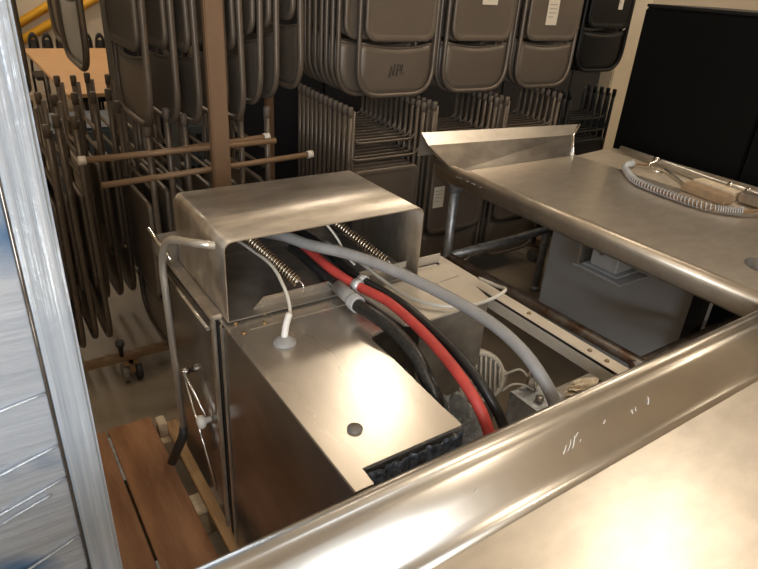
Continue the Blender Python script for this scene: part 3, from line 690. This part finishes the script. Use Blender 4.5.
MB().box((2.985, 2.40, .125), (3.02, 2.975, .16), .004).build('base_rail', 'tan', rk2)
for x in (1.50, 1.99, 2.50, 3.02, 3.60):
    MB().box((x-.012, 2.40, 2.15), (x+.012, 3.0, 2.18), .003).build('top_arm', 'tan', rk2)
MB().box((1.3, 2.99, 2.14), (3.9, 3.02, 2.19), .004).build('top_rail', 'tan', rk2)
caster(rk2, 3.003, 2.42, 0); caster(rk2, 1.36, 3.0); caster(rk2, 3.8, 3.0)
# ================================================================ FAR LEFT BACKGROUND
tt = thing('folding_table', (1.45, 6.1, 0), 'long table with a tan top behind the hanging chairs at the top left', 'table')
MB().box((.655, 4.86, .725), (2.3, 7.40, .752), .004).build('tabletop', 'tabletan', tt)
for x, y in ((.8, 5.1), (2.2, 5.1), (.8, 7.2), (2.2, 7.2)): MB().tube([(x, y, 0), (x, y, .725)], .018, 10).build('leg', 'steel_dark', tt)
MB().box((.70, 4.92, .68), (2.25, 7.34, .725)).build('apron', 'blacktrim', tt)
ch = thing('stacking_chair', (.75, 7.9, 0), 'dark stacking chair with rounded back in the row behind the tan table', 'chair', 'dark chairs behind the tan table', absolute=False)
ch['_abs'] = 0; ch.scale = (.54, 1, 1)
MB().tube(rounded([(-.0, -.02, 0), (.0, -.02, .42), (.05, -.02, .80), (.12, -.02, .845), (.19, -.02, .80), (.19, -.02, 0)], .08), .026, 8).build('back_frame', 'blkhose', ch)
MB().box((.02, -.03, .56), (.17, -.01, .78), .01).build('backrest', 'rubber', ch)
MB().box((-.02, -.42, .42), (.20, .0, .46), .01).build('seat', 'rubber', ch)
for i in range(1, 6):
    c = copy_tree(ch); c.location = (.75+.135*i, 7.9, 0)
st = thing('stair_rail', (1.5, 8.9, 0), 'yellow painted sloping stair rails against the beige wall at top left', 'railing')
for x0, z0, sl in ((.778, .835, .58), (.955, .747, .546)):
    a = Vector((.40, 8.92, z0+sl*(.40-x0))); b = Vector((2.6, 8.92, z0+sl*(2.6-x0))); MB().tube([a, b], .050, 4).build('rail', 'yellow', st)
for x in (.5, 2.3): MB().box((x-.03, 8.90, 0), (x+.03, 8.96, .35+.62*(x-.35)), .004).build('baluster', 'yellow', st)
for i in range(5):
    c = MB().box((.95, 3.20, .02+.17*i), (1.27, 3.50, .185+.17*i), .008).build('crate', 'crate')
    tag(c, ['lowest', 'second', 'third', 'fourth', 'topmost'][i]+' dark plastic crate of the stack behind the brown post', 'crate', 'stacked dark crates')
    m = MB()
    for a_ in range(6): m.box((.965+.05*a_, 3.194, .05+.17*i), (.998+.05*a_, 3.2, .15+.17*i), .002)
    sub(m, 'slot', 'blacktrim', c)
for i, x in enumerate((.80, 1.62, 2.44, 3.26, 4.08)):  # dark backdrop added behind the racks, shaped as cabinets
    lk = thing('dark_backdrop', (x+.4, 3.85, 0), 'added dark backdrop behind the folding chairs, '+['nearest the tan table', 'second from the tan table', 'behind the lettered chair', 'behind the square-label chair', 'nearest the white pillar'][i], 'cabinet')
    MB().box((x, 3.62, .06), (x+.80, 4.10, 2.6), .006).build('body', 'backdrop', lk)
    for k in (0, 1):
        d_ = MB().box((x+.01+.395*k, 3.60, .08), (x+.395+.395*k, 3.62, 2.58), .004).build('door', 'backdrop', lk)
        sub(MB().box((x+.36+.05*k, 3.585, 1.1), (x+.375+.05*k, 3.60, 1.25), .003), 'handle', 'steel_dark', d_)
    MB().box((x+.02, 3.64, 0), (x+.78, 4.08, .06)).build('plinth', 'blacktrim', lk)
bn = tag(MB().box((.45, 4.2, .0), (1.0, 4.75, .66), .02).build('shade_block', 'crate'), 'dark block added for the shade under the tan table edge', 'shade block')  # stands in for the shadow below the tabletop
# ================================================================ WRAPPED CABINET
wc = thing('wrapped_cabinet', (-.5, 1.3, 0), 'tall cabinet wrapped in clear stretch film along the left edge', 'cabinet')
MB().box((.026, 1.0, .02), (.086, 1.22, 1.95), .006).build('corner_post', 'wrap', wc)
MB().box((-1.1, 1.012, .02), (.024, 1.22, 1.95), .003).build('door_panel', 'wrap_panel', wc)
m = MB()
m.tube([(.025, 1.006, .03), (.025, 1.006, 1.94)], .0035, 8); m.build('film_seam', 'steel_side', wc)
m = MB()
for x0, z0, x1, z1 in ((-.25, .50, .02, .60), (-.3, .66, .02, .76), (-.12, .80, .02, .84), (-.25, .42, .02, .50), (-.2, .92, .02, .96), (-.1, .70, -.01, .73)):
    m.tube(catmull([(x0, 1.010, z0), ((x0+x1)/2, 1.006, (z0+z1)/2+.004), (x1, 1.009, z1)], 5), .0028, 6)
m.build('film_crease', 'wrap', wc)
# ================================================================ PALLETS
def pallet(name, loc, label): return thing(name, loc, label, 'pallet')
p1 = pallet('pallet', (.2, 1.4, 0), 'low pallet with reddish brown boards between the wrapped cabinet and the dishwasher')
MB().box((.095, .60, .118), (.188, 1.868, .150), .003).build('deck_board', 'plybrown', p1)
MB().box((.197, .60, .118), (.345, 1.872, .150), .003).build('deck_board', 'plybrown', p1)
MB().box((.1885, 1.60, .120), (.1965, 1.83, .147), .001).build('metal_strip', 'galv', p1)
MB().box((.1885, .70, .120), (.1965, 1.25, .147), .001).build('metal_strip', 'galv', p1)
for y in (1.80, 1.22, .70): MB().box((.095, y-.045, .0), (.345, y+.045, .118), .003).build('stringer', 'paleboard', p1)
p2 = pallet('pallet', (.8, 1.1, 0), 'light pine pallet under the dishwasher')
for x in (.385, .56, .76, .96, 1.14): MB().box((x, .45, .105), (x+.045 if x < .4 else x+.10, 1.84, .127), .003).build('deck_board', 'pine', p2)
for y in (1.80, 1.43, .80): MB().box((.352, y-.045, .0), (1.24, y+.045, .105), .003).build('stringer', 'paleboard', p2)
m = MB(); m.box((.355, 1.785, .106), (.384, 1.84, .165), .003); m.build('support_block', 'paleboard', p2)
for o in bpy.data.objects:
    if '_abs' in o: del o['_abs']
